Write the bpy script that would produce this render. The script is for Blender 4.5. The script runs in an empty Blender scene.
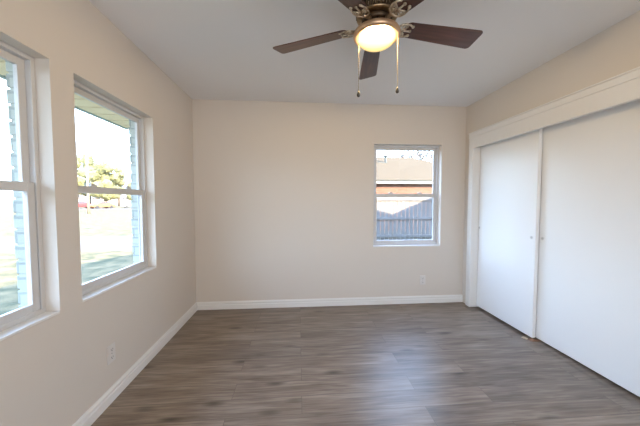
import bpy, bmesh, math, random
from mathutils import Vector, Matrix
random.seed(7)
PI = math.pi
SC = bpy.context.scene
COL = SC.collection

# ------------------------------------------------------------------ camera
cam_d = bpy.data.cameras.new('camera')
cam = bpy.data.objects.new('camera', cam_d)
COL.objects.link(cam)
YAW, PITCH = 0.0792, 0.0451
fw = Vector((math.sin(YAW) * math.cos(PITCH), math.cos(YAW) * math.cos(PITCH), -math.sin(PITCH)))
rt = Vector((math.cos(YAW), -math.sin(YAW), 0))
up = rt.cross(fw)
m = Matrix((rt, up, -fw)).transposed().to_4x4()
m.translation = Vector((1.203, -3.258, 1.284))
cam.matrix_world = m
cam_d.sensor_width = 36.0
cam_d.lens = 271.9 / 640 * 36
cam_d.clip_start = 0.02
SC.camera = cam

# ------------------------------------------------------------------ sky, sun, large lights, exposure
SKY = 12.5
world = bpy.data.worlds.new('World')
SC.world = world
world.use_nodes = True
wn, wl = world.node_tree.nodes, world.node_tree.links
wn.clear()
geo = wn.new('ShaderNodeTexCoord')
sep = wn.new('ShaderNodeSeparateXYZ')
ramp = wn.new('ShaderNodeValToRGB')
bg = wn.new('ShaderNodeBackground')
wo = wn.new('ShaderNodeOutputWorld')
ramp.color_ramp.elements[0].position = 0.0
ramp.color_ramp.elements[0].color = (0.24, 0.29, 0.34, 1)          # hazy horizon
mid = ramp.color_ramp.elements.new(0.20)
mid.color = (0.60, 0.79, 1.0, 1)
ramp.color_ramp.elements[-1].position = 0.9
ramp.color_ramp.elements[-1].color = (0.28, 0.50, 1.0, 1)
wl.new(geo.outputs['Generated'], sep.inputs[0])
wl.new(sep.outputs['Z'], ramp.inputs[0])
wl.new(ramp.outputs[0], bg.inputs[0])
bg.inputs[1].default_value = SKY
wl.new(bg.outputs[0], wo.inputs[0])

SUN_DIR = Vector((0.87, -1.0, 0.7))            # towards the sun
sd = bpy.data.lights.new('sun', 'SUN')
sd.energy = 33.0
sd.angle = math.radians(0.6)
sd.color = (1.0, 0.84, 0.62)
sun = bpy.data.objects.new('sun', sd)
COL.objects.link(sun)
sun.rotation_euler = SUN_DIR.to_track_quat('Z', 'Y').to_euler()

# added fill light, shining in through the added opening behind the camera
ad = bpy.data.lights.new('added_fill_light', 'AREA')
ad.shape = 'RECTANGLE'
ad.size, ad.size_y = 2.4, 2.0
ad.energy = 44
ad.color = (0.95, 0.97, 1.0)
al = bpy.data.objects.new('added_fill_light', ad)
COL.objects.link(al)
al.location = (1.64, -4.9, 1.3)
al.rotation_euler = (math.radians(90), 0, 0)

vs = SC.view_settings
vs.view_transform = 'Standard'
vs.look = 'None'
vs.gamma = 1.0
vs.use_curve_mapping = False
vs.exposure = 0.29

# ------------------------------------------------------------------ materials
def mat(name, color, rough=0.5, metal=0.0, spec=0.5):
    mt = bpy.data.materials.new(name)
    mt.use_nodes = True
    b = mt.node_tree.nodes['Principled BSDF']
    b.inputs['Base Color'].default_value = (*color, 1)
    b.inputs['Roughness'].default_value = rough
    b.inputs['Metallic'].default_value = metal
    b.inputs['Specular IOR Level'].default_value = spec
    return mt

def nodes(mt):
    return mt.node_tree.nodes, mt.node_tree.links, mt.node_tree.nodes['Principled BSDF']

def add_bump(mt, scale, strength, dist=0.002, detail=3):
    n, l, b = nodes(mt)
    tc = n.new('ShaderNodeTexCoord')
    nz = n.new('ShaderNodeTexNoise')
    nz.inputs['Scale'].default_value = scale
    nz.inputs['Detail'].default_value = detail
    bp = n.new('ShaderNodeBump')
    bp.inputs['Strength'].default_value = strength
    bp.inputs['Distance'].default_value = dist
    l.new(tc.outputs['Object'], nz.inputs['Vector'])
    l.new(nz.outputs['Fac'], bp.inputs['Height'])
    l.new(bp.outputs[0], b.inputs['Normal'])
    return mt

def noise_color(mt, c1, c2, scale, detail=4, stretch=(1, 1, 1), lo=0.3, hi=0.7):
    n, l, b = nodes(mt)
    tc = n.new('ShaderNodeTexCoord')
    mp = n.new('ShaderNodeMapping')
    mp.inputs['Scale'].default_value = stretch
    nz = n.new('ShaderNodeTexNoise')
    nz.inputs['Scale'].default_value = scale
    nz.inputs['Detail'].default_value = detail
    rp = n.new('ShaderNodeValToRGB')
    rp.color_ramp.elements[0].position = lo
    rp.color_ramp.elements[1].position = hi
    rp.color_ramp.elements[0].color = (*c1, 1)
    rp.color_ramp.elements[1].color = (*c2, 1)
    l.new(tc.outputs['Object'], mp.inputs[0])
    l.new(mp.outputs[0], nz.inputs['Vector'])
    l.new(nz.outputs['Fac'], rp.inputs[0])
    l.new(rp.outputs[0], b.inputs['Base Color'])
    return mt

M = {}
M['wall'] = add_bump(mat('wall_paint', (0.68, 0.625, 0.57), 0.6, spec=0.25), 60, 0.12)
M['ceiling'] = add_bump(mat('ceiling_paint', (0.81, 0.80, 0.795), 0.8, spec=0.2), 90, 0.15)
M['trim'] = mat('white_trim_paint', (0.80, 0.79, 0.78), 0.4)
M['door'] = mat('white_door_paint', (0.87, 0.87, 0.87), 0.35)
M['vinyl'] = mat('white_vinyl', (0.60, 0.595, 0.60), 0.4)
M['plate'] = mat('white_plastic', (0.70, 0.67, 0.65), 0.35)
M['dark'] = mat('dark_slot', (0.03, 0.03, 0.03), 0.6)
M['pull'] = mat('pull_metal', (0.18, 0.18, 0.19), 0.4, 0.8)
M['rubber'] = mat('black_rubber', (0.02, 0.02, 0.02), 0.7)

# window glass: mostly clear with a faint reflection
g = bpy.data.materials.new('window_glass')
g.use_nodes = True
gn, gl = g.node_tree.nodes, g.node_tree.links
gn.clear()
go = gn.new('ShaderNodeOutputMaterial')
gm = gn.new('ShaderNodeMixShader')
gt = gn.new('ShaderNodeBsdfTransparent')
gg = gn.new('ShaderNodeBsdfGlossy')
gt.inputs[0].default_value = (0.95, 0.97, 0.98, 1)
gg.inputs['Roughness'].default_value = 0.02
gm.inputs[0].default_value = 0.06
gl.new(gt.outputs[0], gm.inputs[1])
gl.new(gg.outputs[0], gm.inputs[2])
gl.new(gm.outputs[0], go.inputs[0])
M['glass'] = g

# vinyl plank floor, planks running across the room
def floor_mat():
    mt = mat('grey_oak_planks', (0.2, 0.17, 0.14), 0.38)
    n, l, b = nodes(mt)
    tc = n.new('ShaderNodeTexCoord')
    br = n.new('ShaderNodeTexBrick')
    br.inputs['Scale'].default_value = 1.0
    br.inputs['Brick Width'].default_value = 1.22
    br.inputs['Row Height'].default_value = 0.152
    br.inputs['Mortar Size'].default_value = 0.0016
    br.inputs['Mortar Smooth'].default_value = 0.2
    br.offset = 0.37
    br.offset_frequency = 2
    br.inputs['Color1'].default_value = (0, 0, 0, 1)
    br.inputs['Color2'].default_value = (1, 1, 1, 1)
    br.inputs['Mortar'].default_value = (0.5, 0.5, 0.5, 1)
    l.new(tc.outputs['Object'], br.inputs['Vector'])
    # per-plank value shifts the grain so neighbouring planks differ
    sep_ = n.new('ShaderNodeSeparateColor')
    l.new(br.outputs['Color'], sep_.inputs[0])
    comb = n.new('ShaderNodeCombineXYZ')
    mul = n.new('ShaderNodeMath'); mul.operation = 'MULTIPLY'; mul.inputs[1].default_value = 37.0
    l.new(sep_.outputs[0], mul.inputs[0])
    l.new(mul.outputs[0], comb.inputs[2])
    addv = n.new('ShaderNodeVectorMath'); addv.operation = 'ADD'
    l.new(tc.outputs['Object'], addv.inputs[0])
    l.new(comb.outputs[0], addv.inputs[1])
    def stretched(sx, sy, scale, detail, dist=0.0):
        mp = n.new('ShaderNodeMapping')
        mp.inputs['Scale'].default_value = (sx, sy, 1)
        l.new(addv.outputs[0], mp.inputs[0])
        nz = n.new('ShaderNodeTexNoise')
        nz.inputs['Scale'].default_value = scale
        nz.inputs['Detail'].default_value = detail
        nz.inputs['Distortion'].default_value = dist
        l.new(mp.outputs[0], nz.inputs['Vector'])
        return nz
    grain = stretched(1.7, 30, 2.4, 8, 0.5)
    broad = stretched(1.1, 6, 1.7, 4, 0.7)
    rp = n.new('ShaderNodeValToRGB')
    e = rp.color_ramp.elements
    e[0].position = 0.31; e[0].color = (0.105, 0.072, 0.050, 1)
    e[1].position = 0.71; e[1].color = (0.36, 0.295, 0.235, 1)
    k = e.new(0.5); k.color = (0.215, 0.165, 0.127, 1)
    mixf = n.new('ShaderNodeMix'); mixf.data_type = 'FLOAT'
    mixf.inputs[0].default_value = 0.5
    l.new(grain.outputs['Fac'], mixf.inputs[2])
    l.new(broad.outputs['Fac'], mixf.inputs[3])
    l.new(mixf.outputs[0], rp.inputs[0])
    # plank to plank tone
    tone = n.new('ShaderNodeMapRange')
    tone.inputs['To Min'].default_value = 0.90
    tone.inputs['To Max'].default_value = 1.10
    l.new(sep_.outputs[0], tone.inputs['Value'])
    mm = n.new('ShaderNodeMix'); mm.data_type = 'RGBA'; mm.blend_type = 'MULTIPLY'
    mm.inputs[0].default_value = 1.0
    cmb = n.new('ShaderNodeCombineColor')
    for i in range(3):
        l.new(tone.outputs[0], cmb.inputs[i])
    l.new(rp.outputs[0], mm.inputs[6])
    l.new(cmb.outputs[0], mm.inputs[7])
    # knots: small elongated dark marks
    kmp = n.new('ShaderNodeMapping')
    kmp.inputs['Scale'].default_value = (2.6, 7.5, 1)
    l.new(addv.outputs[0], kmp.inputs[0])
    vo = n.new('ShaderNodeTexVoronoi')
    vo.inputs['Scale'].default_value = 0.85
    l.new(kmp.outputs[0], vo.inputs['Vector'])
    kr = n.new('ShaderNodeValToRGB')
    kr.color_ramp.elements[0].position = 0.04
    kr.color_ramp.elements[0].color = (0.32, 0.30, 0.28, 1)
    kr.color_ramp.elements[1].position = 0.20
    kr.color_ramp.elements[1].color = (1, 1, 1, 1)
    l.new(vo.outputs['Distance'], kr.inputs[0])
    m2 = n.new('ShaderNodeMix'); m2.data_type = 'RGBA'; m2.blend_type = 'MULTIPLY'
    m2.inputs[0].default_value = 0.85
    l.new(mm.outputs[2], m2.inputs[6])
    l.new(kr.outputs[0], m2.inputs[7])
    # seams
    m3 = n.new('ShaderNodeMix'); m3.data_type = 'RGBA'
    m3.inputs[7].default_value = (0.09, 0.07, 0.056, 1)
    sf = n.new('ShaderNodeMath'); sf.operation = 'MULTIPLY'; sf.inputs[1].default_value = 0.7
    l.new(br.outputs['Fac'], sf.inputs[0])
    l.new(sf.outputs[0], m3.inputs[0])
    l.new(m2.outputs[2], m3.inputs[6])
    l.new(m3.outputs[2], b.inputs['Base Color'])
    bp = n.new('ShaderNodeBump')
    bp.inputs['Strength'].default_value = 0.25
    bp.inputs['Distance'].default_value = 0.002
    l.new(grain.outputs['Fac'], bp.inputs['Height'])
    l.new(bp.outputs[0], b.inputs['Normal'])
    return mt
M['floor'] = floor_mat()

def brick_mat(name, c1, c2, mortar, scale=1.0):
    mt = mat(name, c1, 0.85)
    n, l, b = nodes(mt)
    tc = n.new('ShaderNodeTexCoord')
    sp = n.new('ShaderNodeSeparateXYZ')
    ad_ = n.new('ShaderNodeMath'); ad_.operation = 'ADD'
    cb = n.new('ShaderNodeCombineXYZ')
    l.new(tc.outputs['Object'], sp.inputs[0])
    l.new(sp.outputs['X'], ad_.inputs[0]); l.new(sp.outputs['Y'], ad_.inputs[1])
    l.new(ad_.outputs[0], cb.inputs[0]); l.new(sp.outputs['Z'], cb.inputs[1])
    br = n.new('ShaderNodeTexBrick')
    br.inputs['Scale'].default_value = scale
    br.inputs['Brick Width'].default_value = 0.21
    br.inputs['Row Height'].default_value = 0.075
    br.inputs['Mortar Size'].default_value = 0.006
    br.inputs['Color1'].default_value = (*c1, 1)
    br.inputs['Color2'].default_value = (*c2, 1)
    br.inputs['Mortar'].default_value = (*mortar, 1)
    l.new(cb.outputs[0], br.inputs['Vector'])
    l.new(br.outputs['Color'], b.inputs['Base Color'])
    bp = n.new('ShaderNodeBump'); bp.invert = True
    bp.inputs['Strength'].default_value = 0.6
    bp.inputs['Distance'].default_value = 0.006
    l.new(br.outputs['Fac'], bp.inputs['Height'])
    l.new(bp.outputs[0], b.inputs['Normal'])
    return mt
M['brick_white'] = brick_mat('painted_brick', (0.40, 0.425, 0.385), (0.46, 0.48, 0.44), (0.30, 0.33, 0.31))
M['brick_red'] = brick_mat('orange_brick', (0.125, 0.048, 0.025), (0.15, 0.062, 0.034), (0.13, 0.085, 0.06))
M['roof_tan'] = noise_color(mat('tan_shingles', (0.3, 0.25, 0.2), 0.95, spec=0.05), (0.068, 0.050, 0.031), (0.080, 0.060, 0.038), 9, 5, (1, 3, 1))
M['roof_own'] = noise_color(mat('brown_shingles', (0.2, 0.17, 0.14), 0.9), (0.14, 0.11, 0.09), (0.22, 0.18, 0.15), 9)
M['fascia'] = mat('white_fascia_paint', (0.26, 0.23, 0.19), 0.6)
M['gutter'] = mat('grey_gutter', (0.045, 0.048, 0.042), 0.6)
M['soffit'] = mat('cream_soffit_boards', (0.86, 0.72, 0.48), 0.7)
M['drip'] = mat('green_drip_edge', (0.24, 0.33, 0.30), 0.5)
M['fence'] = noise_color(mat('weathered_fence_boards', (0.3, 0.3, 0.3), 0.85), (0.135, 0.120, 0.108), (0.175, 0.157, 0.142), 3, 4, (8, 1, 0.6))
M['lawn'] = noise_color(mat('dormant_lawn', (0.2, 0.18, 0.1), 0.95, spec=0.05), (0.058, 0.056, 0.030), (0.150, 0.110, 0.058), 2.6, 10, (1, 1, 1), 0.38, 0.62)
M['drive'] = noise_color(mat('pale_concrete', (0.27, 0.25, 0.23), 0.95, spec=0.05), (0.098, 0.082, 0.064), (0.110, 0.093, 0.073), 0.8)
M['bark'] = mat('bark', (0.09, 0.07, 0.055), 0.9)
M['pole'] = mat('pale_weathered_pole', (0.24, 0.19, 0.13), 0.9)
M['leaf'] = noise_color(mat('leaves', (0.1, 0.12, 0.04), 0.8), (0.085, 0.092, 0.034), (0.18, 0.165, 0.07), 0.35, 3)
M['leaf_dark'] = noise_color(mat('dark_leaves', (0.08, 0.1, 0.04), 0.8), (0.075, 0.084, 0.036), (0.15, 0.142, 0.066), 0.35, 3)
M['car_red'] = mat('red_car_paint', (0.32, 0.03, 0.03), 0.3)
M['car_white'] = mat('white_car_paint', (0.45, 0.45, 0.45), 0.3)
M['car_orange'] = mat('rust_car_paint', (0.36, 0.12, 0.04), 0.35)
M['car_glass'] = mat('dark_car_glass', (0.04, 0.05, 0.06), 0.1)

# fan
def wood_mat():
    mt = mat('walnut_blade', (0.1, 0.05, 0.03), 0.32)
    n, l, b = nodes(mt)
    tc = n.new('ShaderNodeTexCoord')
    mp = n.new('ShaderNodeMapping'); mp.inputs['Scale'].default_value = (2.0, 26, 26)
    nz = n.new('ShaderNodeTexNoise'); nz.inputs['Scale'].default_value = 1.6; nz.inputs['Detail'].default_value = 6
    nz.inputs['Distortion'].default_value = 0.5
    rp = n.new('ShaderNodeValToRGB')
    rp.color_ramp.elements[0].position = 0.3; rp.color_ramp.elements[0].color = (0.040, 0.016, 0.012, 1)
    rp.color_ramp.elements[1].position = 0.72; rp.color_ramp.elements[1].color = (0.125, 0.052, 0.034, 1)
    l.new(tc.outputs['Object'], mp.inputs[0]); l.new(mp.outputs[0], nz.inputs['Vector'])
    l.new(nz.outputs['Fac'], rp.inputs[0]); l.new(rp.outputs[0], b.inputs['Base Color'])
    return mt
M['blade'] = wood_mat()
M['brass'] = noise_color(mat('antique_brass', (0.5, 0.36, 0.2), 0.32, 1.0), (0.26, 0.18, 0.10), (0.46, 0.35, 0.22), 30, 2)
M['bronze'] = noise_color(mat('dark_bronze', (0.1, 0.07, 0.05), 0.4, 0.9), (0.045, 0.032, 0.022), (0.12, 0.085, 0.055), 40, 2)
M['copper_rim'] = mat('copper_rim', (0.62, 0.42, 0.27), 0.35, 0.9)
M['iron'] = noise_color(mat('pale_antique_brass', (0.6, 0.5, 0.4), 0.3, 1.0), (0.34, 0.27, 0.19), (0.80, 0.70, 0.56), 60, 2)
M['chain'] = mat('brass_chain', (0.34, 0.28, 0.17), 0.4, 0.5)
M['fob'] = mat('dark_fob', (0.06, 0.05, 0.04), 0.4, 0.3)

gm_ = bpy.data.materials.new('lit_globe')
gm_.use_nodes = True
n, l = gm_.node_tree.nodes, gm_.node_tree.links
n.clear()
out = n.new('ShaderNodeOutputMaterial')
em = n.new('ShaderNodeEmission')
lw = n.new('ShaderNodeLayerWeight'); lw.inputs[0].default_value = 0.35
rp = n.new('ShaderNodeValToRGB')
rp.color_ramp.elements[0].position = 0.25; rp.color_ramp.elements[0].color = (1.0, 0.78, 0.36, 1)
rp.color_ramp.elements[1].position = 0.95; rp.color_ramp.elements[1].color = (0.42, 0.22, 0.065, 1)
l.new(lw.outputs['Facing'], rp.inputs[0]); l.new(rp.outputs[0], em.inputs[0])
em.inputs[1].default_value = 1.5
tr = n.new('ShaderNodeBsdfTransparent'); tr.inputs[0].default_value = (1.0, 0.93, 0.80, 1)
mxs = n.new('ShaderNodeMixShader'); mxs.inputs[0].default_value = 0.80
l.new(tr.outputs[0], mxs.inputs[1]); l.new(em.outputs[0], mxs.inputs[2])
l.new(mxs.outputs[0], out.inputs[0])
M['globe'] = gm_

# ------------------------------------------------------------------ mesh helpers
class MB:
    def __init__(s):
        s.bm = bmesh.new()
    def box(s, x0, x1, y0, y1, z0, z1):
        r = bmesh.ops.create_cube(s.bm, size=1)
        bmesh.ops.scale(s.bm, vec=(x1 - x0, y1 - y0, z1 - z0), verts=r['verts'])
        bmesh.ops.translate(s.bm, vec=((x0 + x1) / 2, (y0 + y1) / 2, (z0 + z1) / 2), verts=r['verts'])
        return r['verts']
    def prism(s, pts, axis, a, b):
        """closed polygon pts (2D) extruded along axis 0/1/2 from a to b"""
        def v3(p, t):
            c = list(p); c.insert(axis, t); return c
        va = [s.bm.verts.new(v3(p, a)) for p in pts]
        vb = [s.bm.verts.new(v3(p, b)) for p in pts]
        k = len(pts)
        s.bm.faces.new(va); s.bm.faces.new(list(reversed(vb)))
        for i in range(k):
            j = (i + 1) % k
            s.bm.faces.new((va[j], va[i], vb[i], vb[j]))
    def lathe(s, prof, seg=32, center=(0, 0, 0)):
        rings = []
        for r, z in prof:
            if r < 1e-6:
                rings.append([s.bm.verts.new((center[0], center[1], center[2] + z))])
            else:
                rings.append([s.bm.verts.new((center[0] + r * math.cos(2 * PI * i / seg), center[1] + r * math.sin(2 * PI * i / seg), center[2] + z)) for i in range(seg)])
        for a, b in zip(rings, rings[1:]):
            for i in range(seg):
                j = (i + 1) % seg
                if len(a) == 1 and len(b) == 1: continue
                if len(a) == 1: s.bm.faces.new((a[0], b[j], b[i]))
                elif len(b) == 1: s.bm.faces.new((a[i], a[j], b[0]))
                else: s.bm.faces.new((a[i], a[j], b[j], b[i]))
    def tube(s, pts, r, seg=8, cap=True):
        pts = [Vector(p) for p in pts]
        rr = r if isinstance(r, (list, tuple)) else [r] * len(pts)
        rings = []
        ref = None
        for i, p in enumerate(pts):
            d = (pts[min(i + 1, len(pts) - 1)] - pts[max(i - 1, 0)]).normalized()
            if ref is None:
                ref = Vector((0, 0, 1)) if abs(d.z) < 0.9 else Vector((1, 0, 0))
            u = d.cross(ref).normalized(); w = u.cross(d)
            ref = w
            rings.append([s.bm.verts.new(p + rr[i] * (math.cos(2 * PI * k / seg) * u + math.sin(2 * PI * k / seg) * w)) for k in range(seg)])
        for a, b in zip(rings, rings[1:]):
            for k in range(seg):
                j = (k + 1) % seg
                s.bm.faces.new((a[k], a[j], b[j], b[k]))
        if cap:
            s.bm.faces.new(rings[0]); s.bm.faces.new(list(reversed(rings[-1])))
    def build(s, name, material, parent=None, bevel=0.0, smooth=False, loc=None, segs=2):
        bmesh.ops.recalc_face_normals(s.bm, faces=s.bm.faces)
        me = bpy.data.meshes.new(name)
        s.bm.to_mesh(me); s.bm.free()
        me.materials.append(material)
        if smooth:
            for p in me.polygons: p.use_smooth = True
        o = bpy.data.objects.new(name, me)
        COL.objects.link(o)
        if parent: o.parent = parent
        if loc: o.location = loc
        if bevel:
            b = o.modifiers.new('bevel', 'BEVEL')
            b.width = bevel; b.segments = segs; b.limit_method = 'ANGLE'
        return o

def tag(o, label=None, cat=None, group=None, kind=None):
    if label: o['label'] = label
    if cat: o['category'] = cat
    if group: o['group'] = group
    if kind: o['kind'] = kind
    return o

def empty(name, loc=(0, 0, 0), rz=0.0):
    o = bpy.data.objects.new(name, None)
    COL.objects.link(o)
    o.location = loc; o.rotation_euler = (0, 0, rz)
    o.empty_display_size = 0.1
    return o

def struct(o, label, cat):
    return tag(o, label, cat, kind='structure')

def wall_pieces(mb, axis, t0, t1, a0, a1, z0, z1, holes):
    """a wall slab with rectangular holes [(a0,a1,z0,z1)] sorted along a; axis = thickness axis (0 or 1)"""
    def b(p, q, r, s_):
        if q - p < 1e-6 or s_ - r < 1e-6: return
        if axis == 0: mb.box(t0, t1, p, q, r, s_)
        else: mb.box(p, q, t0, t1, r, s_)
    cur = a0
    for (h0, h1, hz0, hz1) in sorted(holes):
        b(cur, h0, z0, z1)
        b(h0, h1, z0, hz0); b(h0, h1, hz1, z1)
        cur = h1
    b(cur, a1, z0, z1)

# ------------------------------------------------------------------ room shell
W, D, H = 3.276, 3.7, 2.44
GZ = -0.35                                             # outside ground
WZ0, WZ1 = 0.715, 1.972
FAR = (-1.664, -0.868)                                 # far window in the left wall
NEAR = (-2.603, -1.807)                                # near window in the left wall
BCK = (2.118, 2.970)                                   # window in the back wall
CL0, CL1 = -1.95, -0.165                               # closet opening

mb = MB(); mb.box(-0.05, W + 0.05, -D - 1.4, 0.05, -0.1, 0)
mb.box(W + 0.04, W + 0.75, CL0, CL1, -0.1, 0)
struct(mb.build('floor', M['floor']), 'grey brown wood plank floor running across the room', 'floor')
mb = MB(); mb.box(-0.1, W + 0.85, -D - 1.5, 0.1, H, H + 0.06)
struct(mb.build('ceiling', M['ceiling']), 'flat pale grey painted ceiling', 'ceiling')

mb = MB(); wall_pieces(mb, 0, -0.10, 0, -D - 1.5, 0.1, -0.1, H, [(*FAR, WZ0, WZ1), (*NEAR, WZ0, WZ1)])
struct(mb.build('wall_left', M['wall']), 'beige left wall with two windows', 'wall')
mb = MB(); wall_pieces(mb, 1, 0, 0.10, 0, W + 0.85, -0.1, H, [(*BCK, WZ0, WZ1)])
struct(mb.build('wall_back', M['wall']), 'beige back wall with one window', 'wall')
mb = MB(); wall_pieces(mb, 0, W, W + 0.11, -D - 1.5, 0, -0.1, H, [(CL0, CL1, -0.1, 2.03)])
struct(mb.build('wall_right', M['wall']), 'beige right wall around the closet', 'wall')
mb = MB(); wall_pieces(mb, 1, -D - 0.1, -D, 0, W, 0, H, [(0.35, W - 0.35, 0, 2.1)])  # wide opening added to let the fill light in
mb.box(-0.1, W + 0.1, -D - 1.5, -D - 1.4, -0.1, H)
struct(mb.build('wall_front', M['wall']), 'beige wall behind the camera with a wide opening added for fill light', 'wall')
mb = MB()
mb.box(W + 0.75, W + 0.85, CL0 - 0.2, 0, -0.1, H)
mb.box(W + 0.11, W + 0.75, CL0 - 0.2, CL0 - 0.1, -0.1, H)
struct(mb.build('wall_closet', M['wall']), 'wall inside the closet behind the sliding doors', 'wall')

# baseboards with a stepped moulding
BB = [(0, 0), (0.016, 0), (0.016, 0.052), (0.009, 0.055), (0.009, 0.060), (0.013, 0.063), (0.013, 0.078), (0.007, 0.084), (0.005, 0.092), (0, 0.092)]
mb = MB(); mb.prism([(x, z) for x, z in BB], 1, -D, 0)
struct(mb.build('baseboard_left', M['trim']), 'white moulded baseboard along the left wall', 'baseboard')
mb = MB(); mb.prism([(-y, z) for y, z in BB], 0, 0.0, W)
struct(mb.build('baseboard_back', M['trim']), 'white moulded baseboard along the back wall', 'baseboard')
mb = MB(); mb.prism([(W - x, z) for x, z in BB], 1, -D, CL0 - 0.065)
struct(mb.build('baseboard_right', M['trim']), 'white moulded baseboard beyond the closet', 'baseboard')

# closet casing: side casing with jamb, header with moulding and fascia board
mb = MB()
X0 = W - 0.02
for a, b in ((CL1, CL1 + 0.065), (CL0 - 0.065, CL0)):
    mb.box(X0, W, a, b, 0, 2.03)
    inner = a if a == CL1 else b
mb.box(X0 + 0.002, W + 0.112, CL1 - 0.012, CL1 + 0.001, 0, 2.03)
mb.box(X0 + 0.002, W + 0.112, CL0 - 0.001, CL0 + 0.012, 0, 2.03)
mb.box(X0 - 0.003, W, CL0 - 0.065, CL1 + 0.065, 2.03, 2.078)
mb.box(X0 - 0.012, W, CL0 - 0.065, CL1 + 0.065, 2.078, 2.090)
struct(mb.build('trim_1', M['trim'], bevel=0.003), 'white casing around the closet opening', 'trim')
mb = MB(); mb.box(X0 + 0.004, W + 0.02, CL0, CL1, 1.905, 2.03)
struct(mb.build('trim_2', M['trim'], bevel=0.002), 'white header board hiding the closet door track', 'trim')

# ------------------------------------------------------------------ sliding closet doors
def finger_pull(parent, x, y, z):
    mb = MB()
    mb.lathe([(0.0, -0.001), (0.010, -0.001), (0.011, 0.0015), (0.008, 0.002), (0.007, -0.0005), (0, -0.0005)], 16)
    o = mb.build('finger_pull', M['pull'], parent, smooth=True)
    o.rotation_euler = (0, -PI / 2, 0); o.location = (x, y, z)
    o['label'] = 'small round dark finger pull'
    return o
DT = 0.034
mb = MB(); mb.box(W + 0.070, W + 0.070 + DT, -0.967, CL1 - 0.014, 0.019, 2.0)
d1 = mb.build('door_1', M['door'], bevel=0.003)
struct(d1, 'far plain white sliding closet door, in front track', 'closet door')
finger_pull(d1, W + 0.070, -0.925, 0.945); finger_pull(d1, W + 0.070, -0.20, 0.965)
mb = MB(); mb.box(W + 0.114, W + 0.114 + DT, CL0 + 0.014, -0.93, 0.019, 2.0)
d2 = mb.build('door_2', M['door'], bevel=0.003)
struct(d2, 'near plain white sliding closet door, set back behind the other', 'closet door')
finger_pull(d2, W + 0.114, -0.992, 0.945)

# door guide on the floor at the overlap of the doors, with a broken chip lying beside it
M['guide'] = mat('rusty_wood_guide', (0.33, 0.19, 0.12), 0.7)
M['chip'] = mat('pale_wood_chip', (0.62, 0.52, 0.38), 0.8)
fg = empty('floor_guide', (W + 0.09, -0.975, 0))
tag(fg, 'small brown door guide on the floor where the closet doors overlap', 'door guide')
mb = MB(); mb.box(-0.05, 0.05, -0.02, 0.02, 0, 0.004); mb.build('base_plate', M['guide'], fg, bevel=0.001)
mb = MB(); mb.box(-0.03, -0.024, -0.018, 0.018, 0.004, 0.02); mb.build('fin', M['guide'], fg, bevel=0.001)
mb = MB(); mb.prism([(-0.022, 0), (0.02, 0), (0.024, 0.007), (0.004, 0.013), (-0.018, 0.009)], 0, -0.013, 0.014)
wc = mb.build('wood_chip', M['chip'], bevel=0.002)
wc.location = (W + 0.028, -0.935, 0.0); wc.rotation_euler = (0, 0, 0.5)
tag(wc, 'pale broken wood chip on the floor beside the closet doors', 'wood chip')

# ------------------------------------------------------------------ single-hung windows
def make_window(name, label, width, place):
    """local frame: u along the wall (0..width), v depth (0 = room side, + = outside), z"""
    root = empty(name)
    struct(root, label, 'window')
    h = WZ1 - WZ0
    hm = h * 0.505                                     # meeting rail height
    F = 0.034                                          # frame face width
    S = 0.036                                          # sash stile width
    def part(nm, boxes, material, parent, bevel=0.002):
        mb = MB()
        for (u0, u1, v0, v1, z0, z1) in boxes:
            place(mb, u0, u1, v0, v1, z0, z1)
        return mb.build(nm, material, parent, bevel)
    def ring(u0, u1, z0, z1, w, v0, v1, wb=None, wt=None):
        wb = wb or w; wt = wt or w
        return [(u0, u0 + w, v0, v1, z0, z1), (u1 - w, u1, v0, v1, z0, z1),
                (u0 + w, u1 - w, v0, v1, z0, z0 + wb), (u0 + w, u1 - w, v0, v1, z1 - wt, z1)]
    fr = part('window_frame', ring(0, width, 0, h, F * 0.62, 0.066, 0.112, F) + ring(0.0, width, 0.0, h, F, 0.111, 0.119), M['vinyl'], root)
    # upper sash in the outer track
    us = part('upper_sash', ring(F * 0.62, width - F * 0.62, hm - 0.02, h - F * 0.62, S, 0.092, 0.112), M['vinyl'], root)
    part('glass_pane', [(F + S - 0.018, width - F - S + 0.018, 0.101, 0.104, hm + 0.01, h - F - S + 0.018)], M['glass'], us, 0)
    # lower sash in the inner track
    ls = part('lower_sash', ring(F * 0.62 + 0.004, width - F * 0.62 - 0.004, F - 0.004, hm + 0.022, S, 0.070, 0.090, 0.042, 0.042), M['vinyl'], root)
    part('glass_pane', [(F + S - 0.016, width - F - S + 0.016, 0.079, 0.082, F + 0.03, hm - 0.014)], M['glass'], ls, 0)
    for f in (0.28, 0.72):
        part('sash_lock', [(width * f - 0.026, width * f + 0.026, 0.071, 0.089, hm + 0.022, hm + 0.034),
                           (width * f - 0.008, width * f + 0.024, 0.075, 0.086, hm + 0.034, hm + 0.043)], M['vinyl'], ls)
    part('window_sill', [(0, width, 0.0, 0.066, -0.0, 0.012)], M['trim'], root, 0.002)
    return root

def place_left(y1):
    # u runs from the far edge towards the camera
    return lambda mb, u0, u1, v0, v1, z0, z1: mb.box(-v1, -v0, y1 - u1, y1 - u0, WZ0 + z0, WZ0 + z1)
make_window('window_1', 'far white single-hung window in the left wall', FAR[1] - FAR[0], place_left(FAR[1]))
make_window('window_2', 'near white single-hung window in the left wall', NEAR[1] - NEAR[0], place_left(NEAR[1]))
make_window('window_3', 'white single-hung window in the back wall', BCK[1] - BCK[0],
            lambda mb, u0, u1, v0, v1, z0, z1: mb.box(BCK[0] + u0, BCK[0] + u1, v0, v1, WZ0 + z0, WZ0 + z1))

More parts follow.
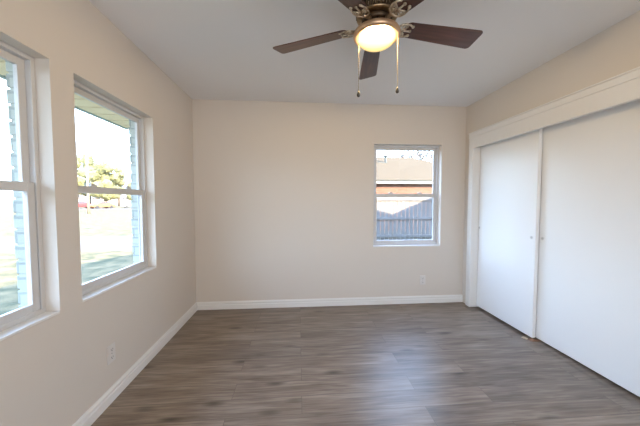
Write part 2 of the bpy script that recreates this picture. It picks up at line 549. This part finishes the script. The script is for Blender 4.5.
# ------------------------------------------------------------------ wall outlets
def make_outlet(loc, rz, label):
    root = empty('wall_outlet', loc, rz)
    tag(root, label, 'outlet', 'duplex wall outlets')
    mb = MB(); mb.box(-0.036, 0.036, -0.006, 0, -0.058, 0.058); mb.build('cover_plate', M['plate'], root, bevel=0.003)
    for s_ in (-1, 1):
        mb = MB(); mb.box(-0.017, 0.017, -0.008, -0.005, s_ * 0.025 - 0.0145, s_ * 0.025 + 0.0145)
        so = mb.build('socket', M['plate'], root, bevel=0.002)
        mb = MB()
        mb.box(-0.0085, -0.006, -0.0084, -0.0078, s_ * 0.025 - 0.004, s_ * 0.025 + 0.007)
        mb.box(0.006, 0.0085, -0.0084, -0.0078, s_ * 0.025 - 0.004, s_ * 0.025 + 0.007)
        mb.box(-0.0025, 0.0025, -0.0084, -0.0078, s_ * 0.025 - 0.011, s_ * 0.025 - 0.006)
        mb.build('slots', M['dark'], so)
    mb = MB(); mb.lathe([(0, 0), (0.003, 0), (0.003, 0.0012), (0, 0.0015)], 10)
    sc_ = mb.build('screw', M['pull'], root); sc_.rotation_euler = (PI / 2, 0, 0); sc_.location = (0, -0.006, 0)
    return root
make_outlet((2.752, 0, 0.291), 0, 'white outlet low on the back wall below the window')
make_outlet((0, -1.455, 0.306), PI / 2, 'white outlet low on the left wall below the far window')

# ------------------------------------------------------------------ ceiling fan
FX, FY, FZ = 1.632, -1.76, 2.224
fan = empty('ceiling_fan', (FX, FY, H))
tag(fan, 'five-blade walnut ceiling fan with lit bowl light, mounted under ceiling', 'ceiling fan')
def fz(z): return z - H
mb = MB()
mb.lathe([(0, 0), (0.075, 0), (0.080, -0.012), (0.078, -0.040), (0.070, -0.055), (0, -0.055)], 40)
mb.build('ceiling_canopy', M['brass'], fan, smooth=True)
mb = MB()
mb.lathe([(0, -0.05), (0.072, -0.05), (0.100, -0.062), (0.112, -0.078), (0.114, -0.100), (0.108, -0.108), (0.103, -0.112), (0.103, -0.156), (0.109, -0.160), (0.108, -0.166),
          (0.098, -0.170), (0.080, -0.172), (0, -0.172)], 48)
hs = mb.build('motor_housing', M['brass'], fan, smooth=True)
mb = MB()                                             # ribbed dark vent band round the housing
for i in range(36):
    a = 2 * PI * i / 36
    c, s_ = math.cos(a), math.sin(a)
    mb.tube([(0.107 * c, 0.107 * s_, -0.113), (0.107 * c, 0.107 * s_, -0.157)], 0.0062, 6)
mb.build('vent_ribs', M['bronze'], hs, smooth=True)
mb = MB()
mb.lathe([(0, -0.170), (0.078, -0.170), (0.082, -0.178), (0.082, -0.192), (0.070, -0.200), (0, -0.200)], 40)
mb.build('flywheel', M['bronze'], fan, smooth=True)
mb = MB()
mb.lathe([(0, -0.198), (0.050, -0.198), (0.054, -0.206), (0.048, -0.214), (0.060, -0.219), (0.085, -0.223), (0.110, -0.231), (0.122, -0.240),
          (0.127, -0.250), (0.127, -0.258), (0.122, -0.266), (0.113, -0.270), (0.103, -0.266), (0, -0.262)], 56)
mb.build('light_fitter', M['copper_rim'], fan, smooth=True)
mb = MB()
mb.lathe([(0.0, -0.262)] + [(0.105 * math.cos(t), -0.263 - 0.058 * math.sin(t)) for t in [i * PI / 2 / 14 for i in range(14)]] + [(0, -0.321)], 48)
gb = mb.build('glass_bowl', M['globe'], fan, smooth=True)
gb['label'] = 'glowing frosted glass bowl'
for sx in (-0.035, 0.035):                            # the two bulbs inside the frosted bowl
    bd = bpy.data.lights.new('bulb', 'POINT')
    bd.energy = 49; bd.color = (1.0, 0.77, 0.43); bd.shadow_soft_size = 0.02
    bo = bpy.data.objects.new('bulb', bd); COL.objects.link(bo); bo.parent = fan
    bo.location = (sx, 0, -0.284)

def blade_mesh(mb):
    prof = []
    r0, r1, w0, w1 = 0.162, 0.634, 0.050, 0.068
    def corner(cx, cy, r, a0, a1, k=6):
        for i in range(k + 1):
            a = a0 + (a1 - a0) * i / k
            prof.append((cx + r * math.cos(a), cy + r * math.sin(a)))
    corner(r1 - 0.022, w1 - 0.022, 0.022, PI / 2, 0)
    corner(r1 - 0.022, -w1 + 0.022, 0.022, 0, -PI / 2)
    corner(r0 + 0.03, -w0 + 0.03, 0.03, -PI / 2, -PI)
    corner(r0 + 0.03, w0 - 0.03, 0.03, PI, PI / 2)
    mb.prism(prof, 2, 0.0, 0.006)

def iron_mesh(mb):
    # arm from the flywheel out to the blade, ending in open scrolls
    mb.tube([(0.066, 0, 0.012), (0.090, 0, 0.003), (0.112, 0, -0.005), (0.13, 0, -0.006)], [0.011, 0.010, 0.008, 0.007], 8)
    for s_ in (-1, 1):
        mb.tube([(0.112, 0, -0.005), (0.120, s_ * 0.020, -0.006), (0.134, s_ * 0.036, -0.006), (0.158, s_ * 0.043, -0.005), (0.182, s_ * 0.040, -0.004), (0.202, s_ * 0.030, -0.004)], 0.0050, 8)
        mb.tube([(0.128, 0, -0.006), (0.146, s_ * 0.005, -0.006), (0.166, s_ * 0.018, -0.006), (0.172, s_ * 0.031, -0.005), (0.163, s_ * 0.036, -0.005)], 0.0044, 8)
        pts = [(0.152 + 0.009 * math.cos(a), s_ * (0.024 + 0.009 * math.sin(a)), -0.005) for a in [i * 2 * PI / 12 for i in range(11)]]
        mb.tube(pts, 0.0036, 6)
        mb.lathe([(0, -0.008), (0.008, -0.006), (0.009, -0.001), (0, 0)], 12, (0.202, s_ * 0.030, 0))
    mb.tube([(0.128, 0, -0.006), (0.170, 0, -0.005), (0.200, 0, -0.004)], [0.006, 0.005, 0.004], 8)
    mb.lathe([(0, -0.008), (0.008, -0.006), (0.009, -0.001), (0, 0)], 12, (0.198, 0, 0))

bm_ = MB(); blade_mesh(bm_); blade0 = None
for k, ang in enumerate((80, 8, -64, -136, 152)):
    if k == 0:
        b = bm_.build('fan_blade', M['blade'], fan, bevel=0.0015)
        im = MB(); iron_mesh(im)
        ir = im.build('blade_iron', M['iron'], b, smooth=True)
        blade0, iron0 = b, ir
        ir['label'] = 'scrolled brass blade bracket'
    else:
        b = blade0.copy(); COL.objects.link(b); b.parent = fan
        ir = iron0.copy(); COL.objects.link(ir); ir.parent = b
    b.matrix_local = Matrix.Translation((0, 0, fz(FZ + 0.012))) @ Matrix.Rotation(math.radians(ang), 4, 'Z') @ Matrix.Rotation(math.radians(-12), 4, 'X')

for (dx, dy, zt, zb) in ((-0.106, -0.035, 2.19, 1.868), (0.098, -0.06, 2.19, 1.885)):
    mb = MB()
    zz = [fz(zt) + (fz(zb) - fz(zt)) * i / 40 for i in range(41)]
    mb.tube([(dx, dy, z) for z in zz], [0.0019 if i % 2 else 0.0013 for i in range(41)], 6)
    ch = mb.build('pull_chain', M['chain'], fan, smooth=True)
    mb = MB()
    mb.lathe([(0, 0.004), (0.003, 0.002), (0.006, -0.006), (0.0095, -0.016), (0.0085, -0.024), (0.004, -0.029), (0, -0.030)], 14, (dx, dy, fz(zb)))
    fo = mb.build('chain_fob', M['fob'], ch, smooth=True)
    fo['label'] = 'small dark wooden fob'

# ------------------------------------------------------------------ the house around the room
BO = 0.010                                            # brick opening inset
mb = MB()
def inset(r): return (r[0] + BO, r[1] - BO, WZ0 - 0.02, WZ1 + 0.0)
wall_pieces(mb, 0, -0.175, -0.12, -9.0, 0.175, GZ, 2.5, [inset(NEAR), inset(FAR)])
wall_pieces(mb, 1, 0.12, 0.175, -0.12, 4.2, GZ, 2.5, [inset(BCK)])
mb.box(4.2, 16, 0.12, 0.175, GZ, 2.5)
mb.box(15.87, 16, -9, 0.13, GZ, 2.5)
mb.box(-0.19, 16, -9.13, -9.0, GZ, 2.5)
for (a, b) in (NEAR, FAR):                            # toothed brick ends at the openings
    z = WZ0 - 0.02
    k = 0
    while z < WZ1 - 0.03:
        p = 0.002 + random.random() * 0.006
        mb.box(-0.180 - random.random() * 0.005, -0.124, b - BO - p, b - BO + 0.06, z + 0.005, z + 0.070)
        mb.box(-0.180 - random.random() * 0.005, -0.124, a + BO - 0.06, a + BO + p, z + 0.005, z + 0.070)
        z += 0.075; k += 1
struct(mb.build('brick_wall', M['brick_white'], bevel=0.003), 'pale painted brick outside wall around the windows', 'wall')

EX = -0.97
mb = MB()
mb.prism([(EX, 2.22), (EX, 2.36), (5.6, 6.02), (9.8, 4.97), (13.6, 6.53), (16.6, 5.2), (16.6, 2.52), (-0.185, 2.52), (-0.185, 2.30)], 1, -9.4, 0.45)
struct(mb.build('roof', M['roof_own']), 'roof of the house over the room', 'roof')
mb = MB()
y = -9.4
while y < 0.44:
    mb.box(EX + 0.02, -0.187, y + 0.010, min(y + 0.22, 0.45) - 0.010, 2.200, 2.216)
    y += 0.22
struct(mb.build('soffit', M['soffit']), 'cream boarded soffit outside the left windows', 'soffit')
mb = MB(); mb.box(EX - 0.03, EX + 0.018, -9.4, 0.45, 2.194, 2.37)
struct(mb.build('fascia', M['drip']), 'pale green fascia along the eave outside left windows', 'fascia')

# ------------------------------------------------------------------ grounds
mb = MB()
mb.box(-160, 120, -60, 180, GZ - 0.2, GZ)
struct(mb.build('lawn', M['lawn']), 'dormant yellow green lawn outside', 'lawn')
mb = MB(); mb.box(-70, -1.6, 6.0, 9.9, GZ - 0.05, GZ + 0.012)
struct(mb.build('driveway', M['drive'], bevel=0.01), 'pale concrete drive crossing the lawn outside left windows', 'driveway')
mb = MB(); mb.box(-140, 6, 50, 61, GZ - 0.05, GZ + 0.01)
struct(mb.build('street', M['drive']), 'pale street beyond the lawn', 'street')

# ------------------------------------------------------------------ wooden fence behind the back window
fe = empty('fence', (4.0, 6.4, GZ))
tag(fe, 'weathered grey vertical board fence outside the back window', 'fence')
mb = MB()
x = -4.0
while x < 9:
    t = random.uniform(-0.012, 0.012)
    mb.prism([(x, 0.04), (x + 0.138, 0.04), (x + 0.138, 1.80 + t), (x + 0.115, 1.83 + t), (x + 0.023, 1.83 + t), (x, 1.80 + t)], 1, 0.0, 0.018)
    x += 0.155
mb.build('board_panel', M['fence'], fe)
for z in (0.30, 0.95, 1.64):
    mb = MB(); mb.box(-4.0, 9.0, -0.040, -0.0005, z, z + 0.088); mb.build('rail', M['fence'], fe, bevel=0.003)
for px in (-3.2, -0.76, 4.10, 6.54, 8.9):
    mb = MB(); mb.box(px, px + 0.09, -0.130, -0.0405, 0, 1.78); mb.build('post', M['fence'], fe, bevel=0.004)

# ------------------------------------------------------------------ neighbouring house
nh = empty('neighbour_house', (6.5, 11.2, GZ + 0.05))
tag(nh, 'neighbouring house with tan shingle roof and orange brick behind fence', 'house')
mb = MB(); mb.box(-10, 6.9, 0, 8.5, -0.1, 2.62); mb.build('brick_wall', M['brick_red'], nh)
mb = MB()                                             # hipped roof
EV = [(-10.24, -0.24), (7.14, -0.24), (7.14, 8.74), (-10.24, 8.74)]
lo = [mb.bm.verts.new((x, y, 2.68)) for x, y in EV]
hi = [mb.bm.verts.new((x, y, 2.73)) for x, y in EV]
ra, rb = mb.bm.verts.new((-5.75, 4.25, 4.60)), mb.bm.verts.new((2.65, 4.25, 4.60))
mb.bm.faces.new(lo)
for k in range(4): mb.bm.faces.new((lo[k], lo[(k + 1) % 4], hi[(k + 1) % 4], hi[k]))
mb.bm.faces.new((hi[0], hi[1], rb, ra)); mb.bm.faces.new((hi[1], hi[2], rb)); mb.bm.faces.new((hi[2], hi[3], ra, rb)); mb.bm.faces.new((hi[3], hi[0], ra))
mb.build('roof', M['roof_tan'], nh)
mb = MB(); mb.box(-10.24, 7.14, -0.27, -0.241, 2.50, 2.69); mb.box(-10.24, 7.14, -0.24, 0.0, 2.50, 2.52); mb.build('fascia', M['fascia'], nh)
mb = MB(); mb.box(-10.24, 7.14, -0.33, -0.271, 2.665, 2.705); mb.build('drip_edge', M['gutter'], nh)
rv = MB()
rv.tube([(0, 0, -0.15), (0, 0, 0.40)], 0.075, 12)
rv.tube([(0, 0, 0.40), (0, 0, 0.47)], 0.16, 12)
rv.box(-0.50, 0.10, -0.06, 0.06, -0.03, 0.035)  # dark bar beside the pipe, built as its cast shadow
rvo = rv.build('vent_with_shadow', M['gutter'], nh); rvo.location = (0.35, 2.9, 4.02)
rvo['label'] = 'small dark vent pipe on the roof, its cast shadow built as a bar'

# bare trees behind the neighbouring house
def branch(mb, p, d, ln, r, depth, rng):
    n_ = 4
    pts = [p]; rr = [r]
    for i in range(n_):
        d = (d + Vector((rng.uniform(-.22, .22), rng.uniform(-.22, .22), rng.uniform(-.12, .16)))).normalized()
        p = p + d * ln / n_
        pts.append(p); rr.append(r * (1 - 0.45 * (i + 1) / n_))
    mb.tube(pts, rr, 5)
    if depth == 0: return
    for i in range(3 if depth > 1 else 4):
        q = pts[rng.choice((2, 3, 4))]
        nd = (d + Vector((rng.uniform(-1, 1), rng.uniform(-1, 1), rng.uniform(-.35, .6)))).normalized()
        branch(mb, q, nd, ln * rng.uniform(.6, .82), r * 0.62, depth - 1, rng)
def bare_tree(loc, h, seed, label):
    rng = random.Random(seed)
    root = empty('bare_tree', loc)
    tag(root, label, 'tree', 'bare winter trees')
    mb = MB(); mb.tube([(0, 0, 0), (0.05, 0, h * .2), (0, 0.05, h * .42)], [0.26, 0.21, 0.17], 10); mb.build('trunk', M['bark'], root, smooth=True)
    mb = MB()
    for i in range(6):
        a = i * 2 * PI / 6 + rng.uniform(-.3, .3)
        branch(mb, Vector((0, 0.03, h * (.34 + .012 * i))), Vector((math.cos(a), math.sin(a), rng.uniform(.35, 1.3))).normalized(), h * .30, 0.16, 4, rng)
    mb.build('branches', M['bark'], root)
    return root
bare_tree((11.6, 24.0, GZ), 7.6, 3, 'bare leafless tree rising behind the right side of the tan roof')
bare_tree((8.6, 36.0, GZ), 9.0, 5, 'farther bare leafless tree above the middle of the tan roof')

# ------------------------------------------------------------------ trees, cars and pole across the lawn
def leafy_tree(loc, h, r, seed, label, lm):
    rng = random.Random(seed)
    root = empty('leafy_tree', loc)
    tag(root, label, 'tree', 'leafy trees across the lawn')
    mb = MB(); mb.tube([(0, 0, 0), (0.1, 0, h * .25), (0, 0.1, h * .55)], [0.35, 0.28, 0.18], 10); mb.build('trunk', M['bark'], root, smooth=True)
    mb = MB()
    blobs = []
    for i in range(16):
        a = rng.uniform(0, 2 * PI); q = rng.uniform(0, 0.75) * r
        zc = rng.uniform(h * .28, h * .84)
        br_ = r * rng.uniform(.26, .42) * (1.15 - 0.45 * zc / h)
        blobs.append((Vector((q * math.cos(a) * (1.15 - 0.7 * zc / h), q * math.sin(a) * (1.15 - 0.7 * zc / h), zc)), br_))
    blobs.append((Vector((0, 0, h - r * .3)), r * .3))
    for c, br_ in blobs:
        res = bmesh.ops.create_icosphere(mb.bm, subdivisions=2, radius=br_ * 0.86)
        for v in res['verts']:
            v.co = v.co * rng.uniform(.85, 1.1) + c
        for i in range(130):
            d = Vector((rng.gauss(0, 1), rng.gauss(0, 1), rng.gauss(0, 1))).normalized()
            p = c + d * br_ * rng.uniform(.85, 1.12)
            u = d.cross(Vector((rng.gauss(0, 1), rng.gauss(0, 1), rng.gauss(0, 1)))).normalized()
            w = (d + u.cross(d) * 1.5).normalized()
            s_ = rng.uniform(.12, .26)
            vv = [mb.bm.verts.new(p + s_ * (a_ * u + b_ * w)) for a_, b_ in ((-.5, 0), (0, -1), (.5, 0), (0, 1))]
            mb.bm.faces.new(vv)
    mb.build('crown', lm, root)
    return root
tl = [(-50.0, 62.7, 13.7, 4.4, 'tallest leafy tree across the lawn, at left behind the pole', 'leaf'),
      (-53.4, 72.7, 14.3, 4.6, 'wide leafy tree across the lawn, just right of the pole', 'leaf_dark'),
      (-43.5, 63.7, 11.0, 4.2, 'rounded leafy tree midway along the row across the lawn', 'leaf'),
      (-54.2, 85.7, 12.3, 4.2, 'leafy tree near the right end of the row across the lawn', 'leaf_dark'),
      (-38.3, 68.0, 7.4, 3.6, 'lowest leafy tree at the right end, by the brick edge', 'leaf')]
for i, (x, y, h, r, lb, lm) in enumerate(tl):
    leafy_tree((x, y, GZ), h, r, 20 + i, lb, M[lm])

up_ = empty('utility_pole', (-24.8, 32.7, GZ))
tag(up_, 'slim pale wooden utility pole standing across the lawn', 'utility pole')
mb = MB(); mb.tube([(0, 0, 0), (0, 0, 4), (0.03, 0, 8.2)], [0.15, 0.13, 0.10], 12); mb.build('shaft', M['pole'], up_, smooth=True)
mb = MB(); mb.box(-1.0, 1.0, -0.18, -0.09, 7.6, 7.72); mb.build('crossarm', M['pole'], up_)

def car(loc, rz, body, label):
    root = empty('car', loc, rz)
    tag(root, label, 'car', 'cars parked across the lawn')
    mb = MB()
    mb.prism([(-2.15, 0.32), (-2.2, 0.72), (-1.9, 0.92), (-1.25, 0.96), (-0.65, 1.42), (0.75, 1.44), (1.35, 0.98), (2.05, 0.86), (2.2, 0.62), (2.15, 0.32)], 1, -0.85, 0.85)
    mb.build('body', body, root, bevel=0.06)
    mb = MB()
    mb.prism([(-1.12, 0.98), (-0.62, 1.36), (0.70, 1.38), (1.18, 1.0)], 1, -0.858, 0.858)
    mb.build('side_windows', M['car_glass'], root)
    for sx in (-1.35, 1.38):
        for sy in (-0.82, 0.82):
            mb = MB(); mb.tube([(sx, sy - 0.1, 0.33), (sx, sy + 0.1, 0.33)], 0.33, 18); mb.build('wheel', M['rubber'], root)
    return root
car((-45.3, 58.7, GZ + 0.01), 0.9, M['car_red'], 'red car parked across the lawn at left of the pole')
car((-40.2, 57.7, GZ + 0.01), 1.1, M['car_orange'], 'rust orange car parked across the lawn between red and white cars')
car((-35.6, 60.7, GZ + 0.01), 0.7, M['car_white'], 'white car parked across the lawn near the brick edge')

# far house seen past the trees
M['far_wall'] = mat('pale_pink_siding', (0.40, 0.32, 0.29), 0.9)
hb = empty('house', (-71.4, 101.7, GZ))
tag(hb, 'low pale house far off behind the leafy trees', 'house')
mb = MB(); mb.box(-9, 9, 0, 8, 0, 2.7); mb.build('house_wall', M['far_wall'], hb)
mb = MB(); mb.prism([(-0.5, 2.6), (4, 4.3), (8.5, 2.6)], 0, -9.5, 9.5); mb.build('roof', M['roof_own'], hb)
